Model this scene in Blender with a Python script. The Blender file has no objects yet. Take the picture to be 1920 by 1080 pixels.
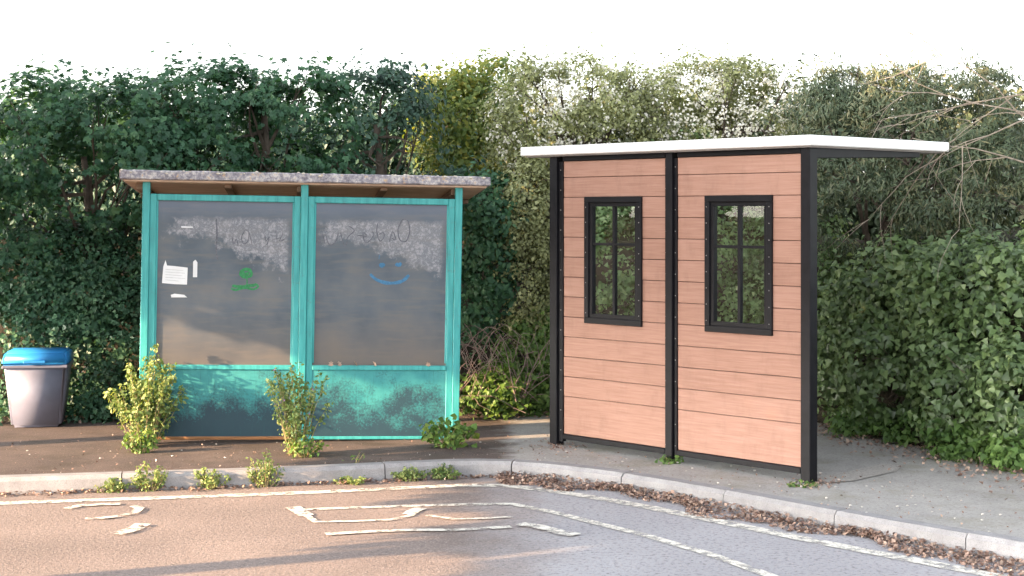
import bpy, bmesh, math, random
import numpy as np
from mathutils import Vector, Matrix, Euler

random.seed(7)
rng = np.random.default_rng(11)
sc = bpy.context.scene
col = sc.collection
R = math.radians

# ------------------------------------------------------------------ camera
EYE, FPX, HOR = 1.80, 3000.0, 400.0      # eye height, focal length and horizon row (1920 px wide picture)
cam_d = bpy.data.cameras.new('camera')
cam = bpy.data.objects.new('camera', cam_d)
col.objects.link(cam)
cam.location = (0, 0, EYE)
cam.rotation_euler = (R(90), 0, 0)
cam_d.sensor_width = 36
cam_d.lens = 36 * FPX / 1920
cam_d.shift_y = -(540 - HOR) / 1920
cam_d.clip_start = 0.1
cam_d.clip_end = 3000
sc.camera = cam

# ------------------------------------------------------------------ light
SUN_EL, SUN_TRAVEL = R(14), R(22)        # low sun, shining to the right and slightly away
sun_pos = Vector((-math.cos(SUN_TRAVEL) * math.cos(SUN_EL), -math.sin(SUN_TRAVEL) * math.cos(SUN_EL), math.sin(SUN_EL)))
w = bpy.data.worlds.new('World')
sc.world = w
w.use_nodes = True
nt = w.node_tree
bg = nt.nodes['Background']
sky = nt.nodes.new('ShaderNodeTexSky')
sky.sky_type = 'NISHITA'
sky.sun_disc = False
sky.sun_elevation = SUN_EL
sky.sun_rotation = math.atan2(sun_pos.x, sun_pos.y) % (2 * math.pi)
sky.dust_density = 2.0
hs = nt.nodes.new('ShaderNodeHueSaturation')     # thin high cloud: a paler sky
hs.inputs['Saturation'].default_value = 0.28
hs.inputs['Value'].default_value = 1.25
nt.links.new(sky.outputs[0], hs.inputs['Color'])
nt.links.new(hs.outputs[0], bg.inputs['Color'])
bg.inputs['Strength'].default_value = 0.15
sl = bpy.data.lights.new('sun', 'SUN')
sl.energy = 5.0
sl.angle = R(0.6)
sl.color = (1.0, 0.66, 0.38)
so = bpy.data.objects.new('sun', sl)
col.objects.link(so)
so.rotation_euler = (-sun_pos).to_track_quat('-Z', 'Y').to_euler()
sc.view_settings.view_transform = 'Standard'
sc.view_settings.look = 'None'
sc.view_settings.gamma = 1
sc.view_settings.exposure = 2.1
sc.render.engine = 'CYCLES'

# ------------------------------------------------------------------ helpers
def tag(o, label=None, cat=None, group=None, kind=None):
    if label: o['label'] = label
    if cat: o['category'] = cat
    if group: o['group'] = group
    if kind: o['kind'] = kind
    return o

def empty(name, loc=(0, 0, 0), rot=(0, 0, 0)):
    o = bpy.data.objects.new(name, None)
    o.empty_display_size = 0.2
    o.location = loc
    o.rotation_euler = rot
    col.objects.link(o)
    return o

def link(name, me, m, parent=None, loc=None, rot=None):
    o = bpy.data.objects.new(name, me)
    if m is not None:
        me.materials.clear()
        me.materials.append(m)
    if parent is not None: o.parent = parent
    if loc is not None: o.location = loc
    if rot is not None: o.rotation_euler = rot
    col.objects.link(o)
    return o

def bm_obj(name, bm, m, parent=None, smooth=False, loc=None, rot=None):
    me = bpy.data.meshes.new(name)
    bmesh.ops.recalc_face_normals(bm, faces=bm.faces)
    bm.to_mesh(me)
    bm.free()
    if smooth:
        me.polygons.foreach_set('use_smooth', [True] * len(me.polygons))
    return link(name, me, m, parent, loc, rot)

def add_box(bm, x0, x1, y0, y1, z0, z1, bevel=0.0):
    vs = [bm.verts.new((x, y, z)) for x in (x0, x1) for y in (y0, y1) for z in (z0, z1)]
    fs = [(0, 1, 3, 2), (4, 6, 7, 5), (0, 4, 5, 1), (2, 3, 7, 6), (0, 2, 6, 4), (1, 5, 7, 3)]
    faces = [bm.faces.new([vs[i] for i in f]) for f in fs]
    if bevel > 0:
        es = list({e for f in faces for e in f.edges})
        bmesh.ops.bevel(bm, geom=es, offset=bevel, segments=1, affect='EDGES')

def box(name, x0, x1, y0, y1, z0, z1, m, parent=None, bevel=0.004):
    bm = bmesh.new()
    add_box(bm, x0, x1, y0, y1, z0, z1, bevel)
    return bm_obj(name, bm, m, parent)

def add_tube(bm, pts, radii, sides=5, cap=True):
    rings = []
    n = len(pts)
    pts = [Vector(p) for p in pts]
    for i, p in enumerate(pts):
        t = (pts[min(i + 1, n - 1)] - pts[max(i - 1, 0)]).normalized()
        a = t.orthogonal().normalized()
        if i:
            a = (pa - t * pa.dot(t)).normalized()
        pa = a
        b = t.cross(a)
        rings.append([bm.verts.new(p + (a * math.cos(k * 2 * math.pi / sides) + b * math.sin(k * 2 * math.pi / sides)) * radii[i]) for k in range(sides)])
    for i in range(n - 1):
        for k in range(sides):
            bm.faces.new((rings[i][k], rings[i][(k + 1) % sides], rings[i + 1][(k + 1) % sides], rings[i + 1][k]))
    if cap:
        bm.faces.new(rings[-1])
        bm.faces.new(rings[0][::-1])

def np_mesh(name, verts, tris, tone=None):
    me = bpy.data.meshes.new(name)
    nv, ntri = len(verts), len(tris)
    me.vertices.add(nv)
    me.vertices.foreach_set('co', np.ascontiguousarray(verts, dtype=np.float32).ravel())
    me.loops.add(ntri * 3)
    me.loops.foreach_set('vertex_index', np.ascontiguousarray(tris, dtype=np.int32).ravel())
    me.polygons.add(ntri)
    me.polygons.foreach_set('loop_start', np.arange(0, ntri * 3, 3, dtype=np.int32))
    if tone is not None:
        a = me.attributes.new('tone', 'FLOAT', 'POINT')
        a.data.foreach_set('value', np.ascontiguousarray(tone, dtype=np.float32))
    me.update(calc_edges=True)
    return me

def gpt(px, py, z=0.0):
    """point of a level plane under a picture position (used once, to set out the street)"""
    Y = (EYE - z) * FPX / (py - HOR)
    return ((px - 960) / FPX * Y, Y, z)

# ------------------------------------------------------------------ materials
class NB:
    def __init__(s, name):
        s.m = bpy.data.materials.new(name)
        s.m.use_nodes = True
        s.t = s.m.node_tree
        s.p = s.t.nodes['Principled BSDF']
        s.out = s.t.nodes['Material Output']
        s.tc = s.t.nodes.new('ShaderNodeTexCoord')
    def n(s, typ, **kw):
        n = s.t.nodes.new(typ)
        for k, v in kw.items():
            setattr(n, k, v)
        return n
    def l(s, a, b):
        s.t.links.new(a, b)
    def noise(s, scale, detail=4, rough=0.55, vec=None, stretch=None):
        n = s.n('ShaderNodeTexNoise')
        n.inputs['Scale'].default_value = scale
        n.inputs['Detail'].default_value = detail
        n.inputs['Roughness'].default_value = rough
        v = vec or s.tc.outputs['Object']
        if stretch:
            mp = s.n('ShaderNodeMapping')
            mp.inputs['Scale'].default_value = stretch
            s.l(v, mp.inputs[0])
            v = mp.outputs[0]
        s.l(v, n.inputs['Vector'])
        return n.outputs['Fac']
    def ramp(s, fac, stops):
        r = s.n('ShaderNodeValToRGB')
        e = r.color_ramp.elements
        while len(e) < len(stops):
            e.new(0.5)
        for i, (p, c) in enumerate(stops):
            e[i].position = p
            e[i].color = (*c, 1) if len(c) == 3 else c
        s.l(fac, r.inputs[0])
        return r.outputs[0]
    def step(s, fac, lo, hi):
        m = s.n('ShaderNodeMapRange')
        m.inputs['From Min'].default_value = lo
        m.inputs['From Max'].default_value = hi
        s.l(fac, m.inputs[0])
        return m.outputs[0]
    def math(s, op, a, b=None):
        m = s.n('ShaderNodeMath', operation=op)
        for i, v in enumerate((a, b)):
            if v is None: continue
            if isinstance(v, (int, float)): m.inputs[i].default_value = v
            else: s.l(v, m.inputs[i])
        return m.outputs[0]
    def mix(s, fac, a, b, mode='MIX'):
        m = s.n('ShaderNodeMix', data_type='RGBA', blend_type=mode)
        for i, v in ((0, fac), (6, a), (7, b)):
            if isinstance(v, (int, float)): m.inputs[i].default_value = v
            elif isinstance(v, tuple): m.inputs[i].default_value = (*v, 1)
            else: s.l(v, m.inputs[i])
        return m.outputs[2]
    def xyz(s):
        x = s.n('ShaderNodeSeparateXYZ')
        s.l(s.tc.outputs['Object'], x.inputs[0])
        return x.outputs
    def col(s, c):
        if isinstance(c, tuple): s.p.inputs['Base Color'].default_value = (*c, 1)
        else: s.l(c, s.p.inputs['Base Color'])
    def rough(s, r, spec=None):
        if isinstance(r, (int, float)): s.p.inputs['Roughness'].default_value = r
        else: s.l(r, s.p.inputs['Roughness'])
        if spec is not None: s.p.inputs['Specular IOR Level'].default_value = spec
    def bump(s, h, strength=0.3, dist=0.01):
        b = s.n('ShaderNodeBump')
        b.inputs['Strength'].default_value = strength
        b.inputs['Distance'].default_value = dist
        s.l(h, b.inputs['Height'])
        s.l(b.outputs[0], s.p.inputs['Normal'])

def leaf_mat(name, dark, mid, light, trans=0.3, rough=0.45, spec=0.35, patch=0.5):
    b = NB(name)
    at = b.n('ShaderNodeAttribute', attribute_name='tone')
    geo = b.n('ShaderNodeNewGeometry')
    nz = b.noise(1.7, 2, vec=geo.outputs['Position'])
    f = b.math('ADD', b.math('MULTIPLY', at.outputs['Fac'], 1 - patch * 0.6), b.math('MULTIPLY', b.math('SUBTRACT', nz, 0.32), patch))
    c = b.ramp(f, [(0.05, dark), (0.5, mid), (0.95, light)])
    b.col(c)
    b.rough(rough, spec)
    tr = b.n('ShaderNodeBsdfTranslucent')
    c2 = b.mix(1.0, c, (1.15, 1.1, 0.45), 'MULTIPLY')
    b.l(c2, tr.inputs[0])
    mx = b.n('ShaderNodeMixShader')
    mx.inputs[0].default_value = trans
    b.l(b.p.outputs[0], mx.inputs[1])
    b.l(tr.outputs[0], mx.inputs[2])
    b.l(mx.outputs[0], b.out.inputs[0])
    return b.m

def plain(name, c, rough=0.6, var=0.15, scale=30, spec=0.5, bump=0.0, metallic=0.0):
    b = NB(name)
    nz = b.noise(scale, 4)
    lo = tuple(x * (1 - var) for x in c)
    hi = tuple(min(1, x * (1 + var)) for x in c)
    b.col(b.ramp(nz, [(0.3, lo), (0.7, hi)]))
    b.rough(rough, spec)
    b.p.inputs['Metallic'].default_value = metallic
    if bump: b.bump(nz, bump, 0.003)
    return b.m

M = {}
M['maple'] = leaf_mat('maple_leaf', (0.018, 0.058, 0.034), (0.052, 0.140, 0.070), (0.130, 0.250, 0.110))
M['dark'] = leaf_mat('dark_leaf', (0.018, 0.048, 0.036), (0.048, 0.105, 0.072), (0.120, 0.190, 0.130))
M['sun_tinted'] = leaf_mat('sun_tinted_leaf', (0.06, 0.12, 0.04), (0.17, 0.22, 0.05), (0.50, 0.42, 0.09), trans=0.4)  # warm sunlight worked into the leaf colour
M['ivy_small'] = leaf_mat('small_ivy_leaf', (0.018, 0.055, 0.032), (0.048, 0.125, 0.066), (0.115, 0.200, 0.095), trans=0.15)
M['ivy'] = leaf_mat('ivy_leaf', (0.040, 0.072, 0.026), (0.120, 0.190, 0.070), (0.270, 0.350, 0.140), trans=0.2, rough=0.35, spec=0.5)
M['spring'] = leaf_mat('spring_leaf', (0.10, 0.115, 0.06), (0.27, 0.295, 0.135), (0.58, 0.60, 0.33), trans=0.3)
M['yew'] = leaf_mat('yew_needle', (0.030, 0.055, 0.030), (0.085, 0.115, 0.060), (0.24, 0.21, 0.11), trans=0.1)
M['olive'] = leaf_mat('olive_leaf', (0.05, 0.065, 0.03), (0.13, 0.15, 0.07), (0.26, 0.28, 0.14), trans=0.2)
M['cover'] = leaf_mat('ground_cover_leaf', (0.05, 0.10, 0.03), (0.11, 0.20, 0.05), (0.20, 0.30, 0.08), trans=0.3)
M['ivy_pale'] = leaf_mat('pale_ivy_leaf', (0.07, 0.12, 0.05), (0.22, 0.34, 0.15), (0.46, 0.55, 0.30), trans=0.25)
M['weed'] = leaf_mat('weed_leaf', (0.09, 0.16, 0.05), (0.22, 0.30, 0.09), (0.46, 0.48, 0.22), trans=0.35)
M['weed_green'] = leaf_mat('green_weed_leaf', (0.06, 0.12, 0.03), (0.13, 0.24, 0.05), (0.28, 0.36, 0.08), trans=0.4)
M['litter'] = leaf_mat('litter_leaf', (0.13, 0.08, 0.065), (0.29, 0.19, 0.15), (0.50, 0.37, 0.29), trans=0.0, patch=0.2)
M['petal'] = leaf_mat('petal', (0.65, 0.62, 0.58), (0.78, 0.76, 0.72), (0.85, 0.84, 0.82), trans=0.3)
M['mauve'] = leaf_mat('mauve_petal', (0.35, 0.15, 0.35), (0.45, 0.22, 0.45), (0.55, 0.30, 0.5), trans=0.3)
M['bark'] = plain('bark', (0.10, 0.080, 0.065), 0.9, 0.4, 12, 0.2, 0.5)
M['twig'] = plain('pale_twig', (0.30, 0.25, 0.20), 0.85, 0.3, 20, 0.2)
M['drytwig'] = plain('dry_bramble', (0.24, 0.18, 0.16), 0.9, 0.35, 20, 0.2)
M['stem'] = plain('weed_stem', (0.30, 0.24, 0.12), 0.7, 0.3, 20, 0.3)
M['black'] = plain('black_steel', (0.0075, 0.0075, 0.010), 0.5, 0.3, 14, 0.22, 0.05)
M['screw'] = plain('screw_steel', (0.45, 0.43, 0.42), 0.4, 0.1, 10, 0.5, 0, 0.6)
M['white'] = plain('white_fascia', (0.84, 0.84, 0.83), 0.55, 0.015, 3, 0.4)
M['soffit'] = plain('grey_soffit', (0.35, 0.33, 0.33), 0.7, 0.12, 4, 0.3)
M['paper'] = plain('white_paper', (0.74, 0.76, 0.78), 0.8, 0.06, 9, 0.2)
M['green_paint'] = plain('green_marker', (0.035, 0.22, 0.085), 0.6, 0.25, 60, 0.3)
M['blue_paint'] = plain('blue_marker', (0.06, 0.19, 0.34), 0.6, 0.2, 60, 0.3)
M['scribble'] = plain('dark_scribble', (0.12, 0.125, 0.15), 0.6, 0.35, 60, 0.3)
M['scrape'] = plain('pale_scratch', (0.36, 0.36, 0.37), 0.6, 0.3, 60, 0.3)
M['blue_lid'] = plain('blue_plastic', (0.02, 0.22, 0.55), 0.45, 0.1, 6, 0.5)
M['bin_grey'] = plain('grey_plastic', (0.17, 0.175, 0.23), 0.5, 0.1, 6, 0.4)
M['pebble'] = plain('pale_stone', (0.55, 0.51, 0.47), 0.85, 0.2, 30, 0.3)

def asphalt(name, a, b_, speck, scale=150):
    b = NB(name)
    n1 = b.noise(1.4, 5)
    n2 = b.noise(scale, 3, 0.7)
    n3 = b.noise(scale * 0.35, 3, 0.7)
    c = b.ramp(n1, [(0.3, a), (0.7, b_)])
    c = b.mix(b.step(n2, 0.58, 0.72), c, speck)
    c = b.mix(b.math('MULTIPLY', b.step(n3, 0.52, 0.36), 0.6), c, tuple(x * 0.45 for x in a))
    b.col(c)
    b.rough(0.9, 0.25)
    b.bump(b.math('ADD', n2, n3), 0.7, 0.006)
    return b

def pavement_mat():
    b = NB('pavement_tarmac')
    x, y, z = b.xyz()
    n1 = b.noise(1.6, 5)
    n2 = b.noise(130, 3, 0.7)
    n3 = b.noise(48, 3, 0.7)
    nb = b.noise(5, 4)
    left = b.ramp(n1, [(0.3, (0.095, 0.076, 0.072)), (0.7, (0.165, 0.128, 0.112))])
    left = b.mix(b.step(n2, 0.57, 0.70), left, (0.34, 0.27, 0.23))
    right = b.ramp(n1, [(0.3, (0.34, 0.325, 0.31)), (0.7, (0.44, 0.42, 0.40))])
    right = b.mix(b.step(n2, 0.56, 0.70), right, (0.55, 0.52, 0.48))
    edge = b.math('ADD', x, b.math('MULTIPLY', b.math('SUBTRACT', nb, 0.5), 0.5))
    f = b.step(edge, -0.12, 0.05)  # darker left, paler right: two light levels put into the tarmac colour
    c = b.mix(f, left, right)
    c = b.mix(b.math('MULTIPLY', b.step(n3, 0.47, 0.33), 0.45), c, (0.09, 0.08, 0.075))
    moss = b.math('MULTIPLY', b.step(b.noise(2.3, 6, 0.6), 0.50, 0.68), 0.5)
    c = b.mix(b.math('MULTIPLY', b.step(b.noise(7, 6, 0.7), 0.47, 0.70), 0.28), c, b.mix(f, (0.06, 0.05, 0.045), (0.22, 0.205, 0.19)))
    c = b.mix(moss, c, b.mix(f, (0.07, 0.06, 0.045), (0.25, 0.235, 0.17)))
    b.col(c)
    b.rough(0.92, 0.2)
    b.bump(b.math('ADD', n2, n3), 0.7, 0.006)
    return b.m
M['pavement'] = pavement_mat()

def road_mat():
    b = NB('road_tarmac')
    x, y, z = b.xyz()
    n1 = b.noise(0.9, 5)
    n2 = b.noise(75, 3, 0.75)
    n3 = b.noise(36, 3, 0.7)
    nb = b.noise(3, 4)
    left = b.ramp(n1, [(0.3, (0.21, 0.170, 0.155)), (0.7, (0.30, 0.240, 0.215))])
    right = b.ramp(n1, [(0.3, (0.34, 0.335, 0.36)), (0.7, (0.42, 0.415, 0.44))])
    f = b.step(b.math('ADD', x, b.math('MULTIPLY', b.math('SUBTRACT', nb, 0.5), 0.8)), -0.35, 0.35)  # warm brown left, grey right: change of light painted into the road
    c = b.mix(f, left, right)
    c = b.mix(b.math('MULTIPLY', b.step(n2, 0.54, 0.66), 0.75), c, (0.46, 0.40, 0.37))
    c = b.mix(b.math('MULTIPLY', b.step(n3, 0.49, 0.34), 0.6), c, (0.11, 0.10, 0.10))
    b.col(c)
    b.rough(0.9, 0.25)
    b.bump(b.math('ADD', n2, n3), 0.8, 0.007)
    return b.m
M['road'] = road_mat()

def line_mat():
    b = NB('worn_road_paint')
    n = b.noise(16, 6, 0.7)
    n2 = b.noise(110, 3, 0.7)
    c = b.ramp(n, [(0.35, (0.52, 0.49, 0.43)), (0.6, (0.76, 0.73, 0.66))])
    b.col(c)
    b.rough(0.8, 0.3)
    worn = b.step(b.math('ADD', b.math('MULTIPLY', n, 0.6), b.math('MULTIPLY', n2, 0.4)), 0.43, 0.50)
    tr = b.n('ShaderNodeBsdfTransparent')
    mx = b.n('ShaderNodeMixShader')
    b.l(worn, mx.inputs[0])
    b.l(tr.outputs[0], mx.inputs[1])
    b.l(b.p.outputs[0], mx.inputs[2])
    b.l(mx.outputs[0], b.out.inputs[0])
    return b.m
M['line'] = line_mat()

def kerb_mat():
    b = NB('kerb_concrete')
    oi = b.n('ShaderNodeObjectInfo')
    n = b.noise(9, 6, 0.65)
    n2 = b.noise(140, 3, 0.7)
    c = b.ramp(n, [(0.3, (0.27, 0.262, 0.268)), (0.7, (0.40, 0.392, 0.40))])
    c = b.mix(b.math('MULTIPLY', oi.outputs['Random'], 0.25), c, (0.20, 0.19, 0.19))
    c = b.mix(b.math('MULTIPLY', b.step(n2, 0.5, 0.35), 0.4), c, (0.12, 0.11, 0.11))
    b.col(c)
    b.rough(0.9, 0.25)
    b.bump(n2, 0.5, 0.004)
    return b.m
M['kerb'] = kerb_mat()

def soil_mat():
    b = NB('soil')
    n = b.noise(8, 6)
    b.col(b.ramp(n, [(0.3, (0.025, 0.022, 0.016)), (0.7, (0.06, 0.050, 0.035))]))
    b.rough(0.95, 0.1)
    b.bump(n, 0.8, 0.05)
    return b.m
M['soil'] = soil_mat()

def grass_mat():
    b = NB('field_grass')
    n = b.noise(0.8, 6)
    b.col(b.ramp(n, [(0.3, (0.05, 0.08, 0.025)), (0.7, (0.10, 0.14, 0.045))]))
    b.rough(0.95, 0.1)
    return b.m
M['grass'] = grass_mat()

def teal_mat():
    b = NB('teal_paint')
    n = b.noise(22, 5, 0.65)
    nv = b.noise(6, 4, 0.6, stretch=(6, 6, 0.6))
    c = b.ramp(nv, [(0.3, (0.032, 0.27, 0.275)), (0.55, (0.050, 0.37, 0.37)), (0.8, (0.095, 0.45, 0.44))])
    c = b.mix(b.math('MULTIPLY', b.step(n, 0.60, 0.72), 0.45), c, (0.10, 0.13, 0.12))
    b.col(c)
    b.rough(0.42, 0.5)
    return b.m
M['teal'] = teal_mat()

def lower_panel_mat():
    """teal sheet steel: dirt splashed up from the road, run marks, mould speckle"""
    b = NB('grimy_teal_panel')
    x, y, z = b.xyz()
    n = b.noise(55, 5, 0.75)
    n2 = b.noise(7, 5, 0.65)
    run = b.noise(9, 5, 0.7, stretch=(7, 7, 0.5))
    base = b.ramp(n2, [(0.3, (0.030, 0.23, 0.25)), (0.7, (0.065, 0.34, 0.335))])
    h = b.math('ADD', b.step(z, 0.62, 0.08), b.math('MULTIPLY', b.math('SUBTRACT', b.noise(3.1, 5, 0.65), 0.5), 2.4))
    d = b.math('MULTIPLY', b.step(b.math('ADD', b.math('MULTIPLY', h, 0.42), b.math('MULTIPLY', n, 0.7)), 0.42, 0.66), 0.92)
    c = b.mix(d, base, (0.020, 0.040, 0.065))
    c = b.mix(b.math('MULTIPLY', b.step(run, 0.56, 0.72), 0.55), c, (0.022, 0.085, 0.10))
    c = b.mix(b.math('MULTIPLY', b.step(n, 0.66, 0.74), 0.4), c, (0.20, 0.18, 0.15))
    b.col(c)
    b.rough(0.5, 0.4)
    return b.m
M['grime'] = lower_panel_mat()

def cloudy_mat():
    """weathered plastic sheet, hazed grey, with the pale residue of a scraped-off poster at the top"""
    b = NB('clouded_plastic')
    uv = b.n('ShaderNodeUVMap', uv_map='UVMap')
    sp = b.n('ShaderNodeSeparateXYZ')
    b.l(uv.outputs[0], sp.inputs[0])
    u, v = sp.outputs[0], sp.outputs[1]
    big = b.noise(2.2, 4, 0.55)
    streak = b.noise(5, 4, 0.6, stretch=(0.7, 1, 5))
    fine = b.noise(95, 4, 0.75)
    base = b.ramp(big, [(0.3, (0.060, 0.084, 0.112)), (0.5, (0.098, 0.122, 0.152)), (0.72, (0.155, 0.163, 0.174))])
    base = b.mix(b.math('MULTIPLY', b.step(streak, 0.47, 0.66), 0.5), base, (0.165, 0.158, 0.152))
    # browner low down, paler and bluer along the top edge
    base = b.mix(b.math('MULTIPLY', b.step(b.math('ADD', v, b.math('MULTIPLY', big, -0.35)), 0.18, -0.18), 0.7), base, (0.155, 0.125, 0.10))
    base = b.mix(b.math('MULTIPLY', b.step(v, 0.86, 0.97), 0.5), base, (0.17, 0.20, 0.27))
    # scraped residue: band with ragged lower edge, deeper to the right-hand side
    warp = b.noise(10, 5, 0.7)
    lower = b.math('SUBTRACT', 0.78, b.math('MULTIPLY', b.step(u, 0.35, 0.95), 0.22))
    lowm = b.step(b.math('SUBTRACT', b.math('ADD', v, b.math('MULTIPLY', b.math('SUBTRACT', warp, 0.5), 0.35)), lower), -0.02, 0.03)
    upm = b.step(b.math('ADD', v, b.math('MULTIPLY', b.math('SUBTRACT', warp, 0.5), 0.07)), 0.905, 0.875)
    lm = b.step(b.math('ADD', u, b.math('MULTIPLY', b.math('SUBTRACT', warp, 0.5), 0.5)), 0.05, 0.14)
    rm = b.step(b.math('ADD', u, b.math('MULTIPLY', b.math('SUBTRACT', warp, 0.5), 0.09)), 0.975, 0.935)
    curl = b.noise(17, 7, 0.8)
    crack = b.step(b.math('ABSOLUTE', b.math('SUBTRACT', curl, 0.5)), 0.0, 0.09)
    m = b.math('MULTIPLY', b.math('MULTIPLY', lowm, upm), b.math('MULTIPLY', lm, rm))
    m = b.math('MULTIPLY', m, b.math('ADD', 0.16, b.math('MULTIPLY', crack, 0.74)))
    c = b.mix(m, base, (0.36, 0.36, 0.39))
    c = b.mix(b.math('MULTIPLY', b.step(fine, 0.60, 0.75), 0.25), c, (0.19, 0.18, 0.17))
    b.col(c)
    b.rough(b.math('ADD', 0.38, b.math('MULTIPLY', m, 0.3)), 0.35)
    return b.m
M['cloudy'] = cloudy_mat()

def lichen_mat():
    b = NB('lichen_concrete')
    n1 = b.noise(38, 6, 0.75)
    n2 = b.noise(13, 5, 0.7)
    n3 = b.noise(7, 5, 0.7)
    n1b = b.noise(11, 4, 0.6)
    nn = b.math('ADD', b.math('MULTIPLY', n1, 0.62), b.math('MULTIPLY', n1b, 0.38))
    c = b.ramp(nn, [(0.36, (0.14, 0.13, 0.155)), (0.48, (0.30, 0.285, 0.32)), (0.58, (0.60, 0.57, 0.56)), (0.68, (0.78, 0.74, 0.68))])
    c = b.mix(b.math('MULTIPLY', b.step(b.math('MULTIPLY', n2, n1), 0.30, 0.36), 0.75), c, (0.55, 0.33, 0.13))
    c = b.mix(b.math('MULTIPLY', b.step(n3, 0.56, 0.70), 0.5), c, (0.20, 0.19, 0.22))
    b.col(c)
    b.rough(0.95, 0.2)
    b.bump(n1, 0.8, 0.008)
    return b.m
M['lichen'] = lichen_mat()

def wood_mat(name, lo, mid, hi, axis=0, rough=0.55):
    b = NB(name)
    oi = b.n('ShaderNodeObjectInfo')
    off = b.n('ShaderNodeVectorMath', operation='ADD')
    cb = b.n('ShaderNodeCombineXYZ')
    b.l(b.math('MULTIPLY', oi.outputs['Random'], 37.0), cb.inputs[0])
    b.l(b.math('MULTIPLY', oi.outputs['Random'], 11.0), cb.inputs[2])
    b.l(b.tc.outputs['Object'], off.inputs[0])
    b.l(cb.outputs[0], off.inputs[1])
    st = [1.0, 1.0, 1.0]
    st[2] = 14.0
    st[0] = 0.7
    g = b.noise(4.5, 6, 0.6, vec=off.outputs[0], stretch=tuple(st))
    g2 = b.noise(16, 5, 0.6, vec=off.outputs[0], stretch=(0.35, 1, 16))
    f = b.math('ADD', b.math('MULTIPLY', g, 0.65), b.math('MULTIPLY', g2, 0.35))
    f = b.math('ADD', f, b.math('MULTIPLY', b.math('SUBTRACT', oi.outputs['Random'], 0.5), 0.12))
    c = b.ramp(f, [(0.30, lo), (0.5, mid), (0.70, hi)])
    sp = b.noise(6, 5, 0.7, stretch=(1.0, 1.0, 0.45))
    c = b.mix(b.math('MULTIPLY', b.step(sp, 0.52, 0.74), 0.28), c, tuple(x * 0.55 for x in lo))
    b.col(c)
    b.rough(rough, 0.3)
    b.bump(g2, 0.25, 0.003)
    return b.m
M['board'] = wood_mat('composite_board', (0.29, 0.155, 0.112), (0.375, 0.208, 0.155), (0.44, 0.262, 0.205))
M['old_wood'] = wood_mat('old_roof_timber', (0.46, 0.32, 0.24), (0.62, 0.45, 0.34), (0.70, 0.54, 0.42), rough=0.85)
M['beam'] = wood_mat('roof_beam_timber', (0.16, 0.105, 0.075), (0.26, 0.175, 0.125), (0.34, 0.24, 0.18), rough=0.85)
M['rust'] = wood_mat('rusty_rail', (0.14, 0.07, 0.035), (0.36, 0.17, 0.075), (0.52, 0.30, 0.15), rough=0.85)

def glass_mat():
    b = NB('window_glass')
    tr = b.n('ShaderNodeBsdfTransparent')
    tr.inputs[0].default_value = (0.97, 0.98, 0.975, 1)
    gl = b.n('ShaderNodeBsdfGlossy')
    gl.inputs['Roughness'].default_value = 0.015
    fr = b.n('ShaderNodeFresnel')
    fr.inputs[0].default_value = 1.20
    mx = b.n('ShaderNodeMixShader')
    b.l(fr.outputs[0], mx.inputs[0])
    b.l(tr.outputs[0], mx.inputs[1])
    b.l(gl.outputs[0], mx.inputs[2])
    b.l(mx.outputs[0], b.out.inputs[0])
    return b.m
M['glass'] = glass_mat()

# ------------------------------------------------------------------ street layout
KX = np.array([-60, -40, -12, -6, -3.1, -1.59, -0.62, -0.12, 0.30, 0.90, 1.44, 2.08, 4.0, 7.0, 14, 40, 60])
KY = np.array([6.0, 7.2, 9.55, 10.35, 10.92, 11.22, 11.50, 11.62, 11.42, 10.90, 10.25, 9.45, 7.3, 4.9, 1.6, -7, -12])
def kerb_y(x):
    x = np.asarray(x, dtype=float)
    # smoothed piecewise line: average over a small window rounds the corner
    s = 0
    for d in np.linspace(-0.35, 0.35, 15):
        s = s + np.interp(x + d, KX, KY)
    return s / 15
HX = np.array([-60, -8, -4.0, -1.0, 0.3, 1.5, 2.57, 3.23, 3.6, 5.0, 12, 60])
HY = np.array([10.0, 13.3, 14.1, 14.5, 14.3, 14.35, 13.7, 11.9, 10.9, 8.2, 4.5, -4])
def hedge_y(x):
    return np.interp(x, HX, HY)

KW, KH = 0.14, 0.11
# the far ground
bm = bmesh.new()
S = 900
bm.faces.new([bm.verts.new(p) for p in ((-S, -S, -0.25), (S, -S, -0.25), (S, S, -0.25), (-S, S, -0.25))])
tag(bm_obj('ground', bm, M['grass']), kind='structure')
# road sheet
bm = bmesh.new()
xs = np.linspace(-60, 60, 161)
a = [bm.verts.new((x, kerb_y(x) + 0.2, -KH)) for x in xs]
c_ = [bm.verts.new((x, kerb_y(x) - 11.5, -KH)) for x in xs]
for i in range(len(xs) - 1):
    bm.faces.new((c_[i], c_[i + 1], a[i + 1], a[i]))
tag(bm_obj('road', bm, M['road']), kind='structure')
# pavement: gently uneven tarmac from the kerb back under the hedge
xs = np.unique(np.concatenate([np.linspace(-60, -6, 40), np.linspace(-6, 6, 241), np.linspace(6, 60, 40)]))
ts = np.linspace(0, 1, 46) ** 1.1
V, F = [], []
for x in xs:
    y0 = float(kerb_y(x)) + KW - 0.01
    y1 = float(hedge_y(x)) + 2.2
    for t in ts:
        y = y0 + (y1 - y0) * t
        z = 0.0018 * math.sin(x * 1.9 + 1.3 * y) * math.sin(y * 2.3 + 0.5) + random.uniform(-0.0004, 0.0004)
        V.append((x, y, z - 0.004))
nt_ = len(ts)
for i in range(len(xs) - 1):
    for j in range(nt_ - 1):
        F.append((i * nt_ + j, (i + 1) * nt_ + j, (i + 1) * nt_ + j + 1, i * nt_ + j + 1))
me = bpy.data.meshes.new('pavement')
me.from_pydata(V, [], F)
me.polygons.foreach_set('use_smooth', [True] * len(me.polygons))
tag(link('pavement', me, M['pavement']), kind='structure')
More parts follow.
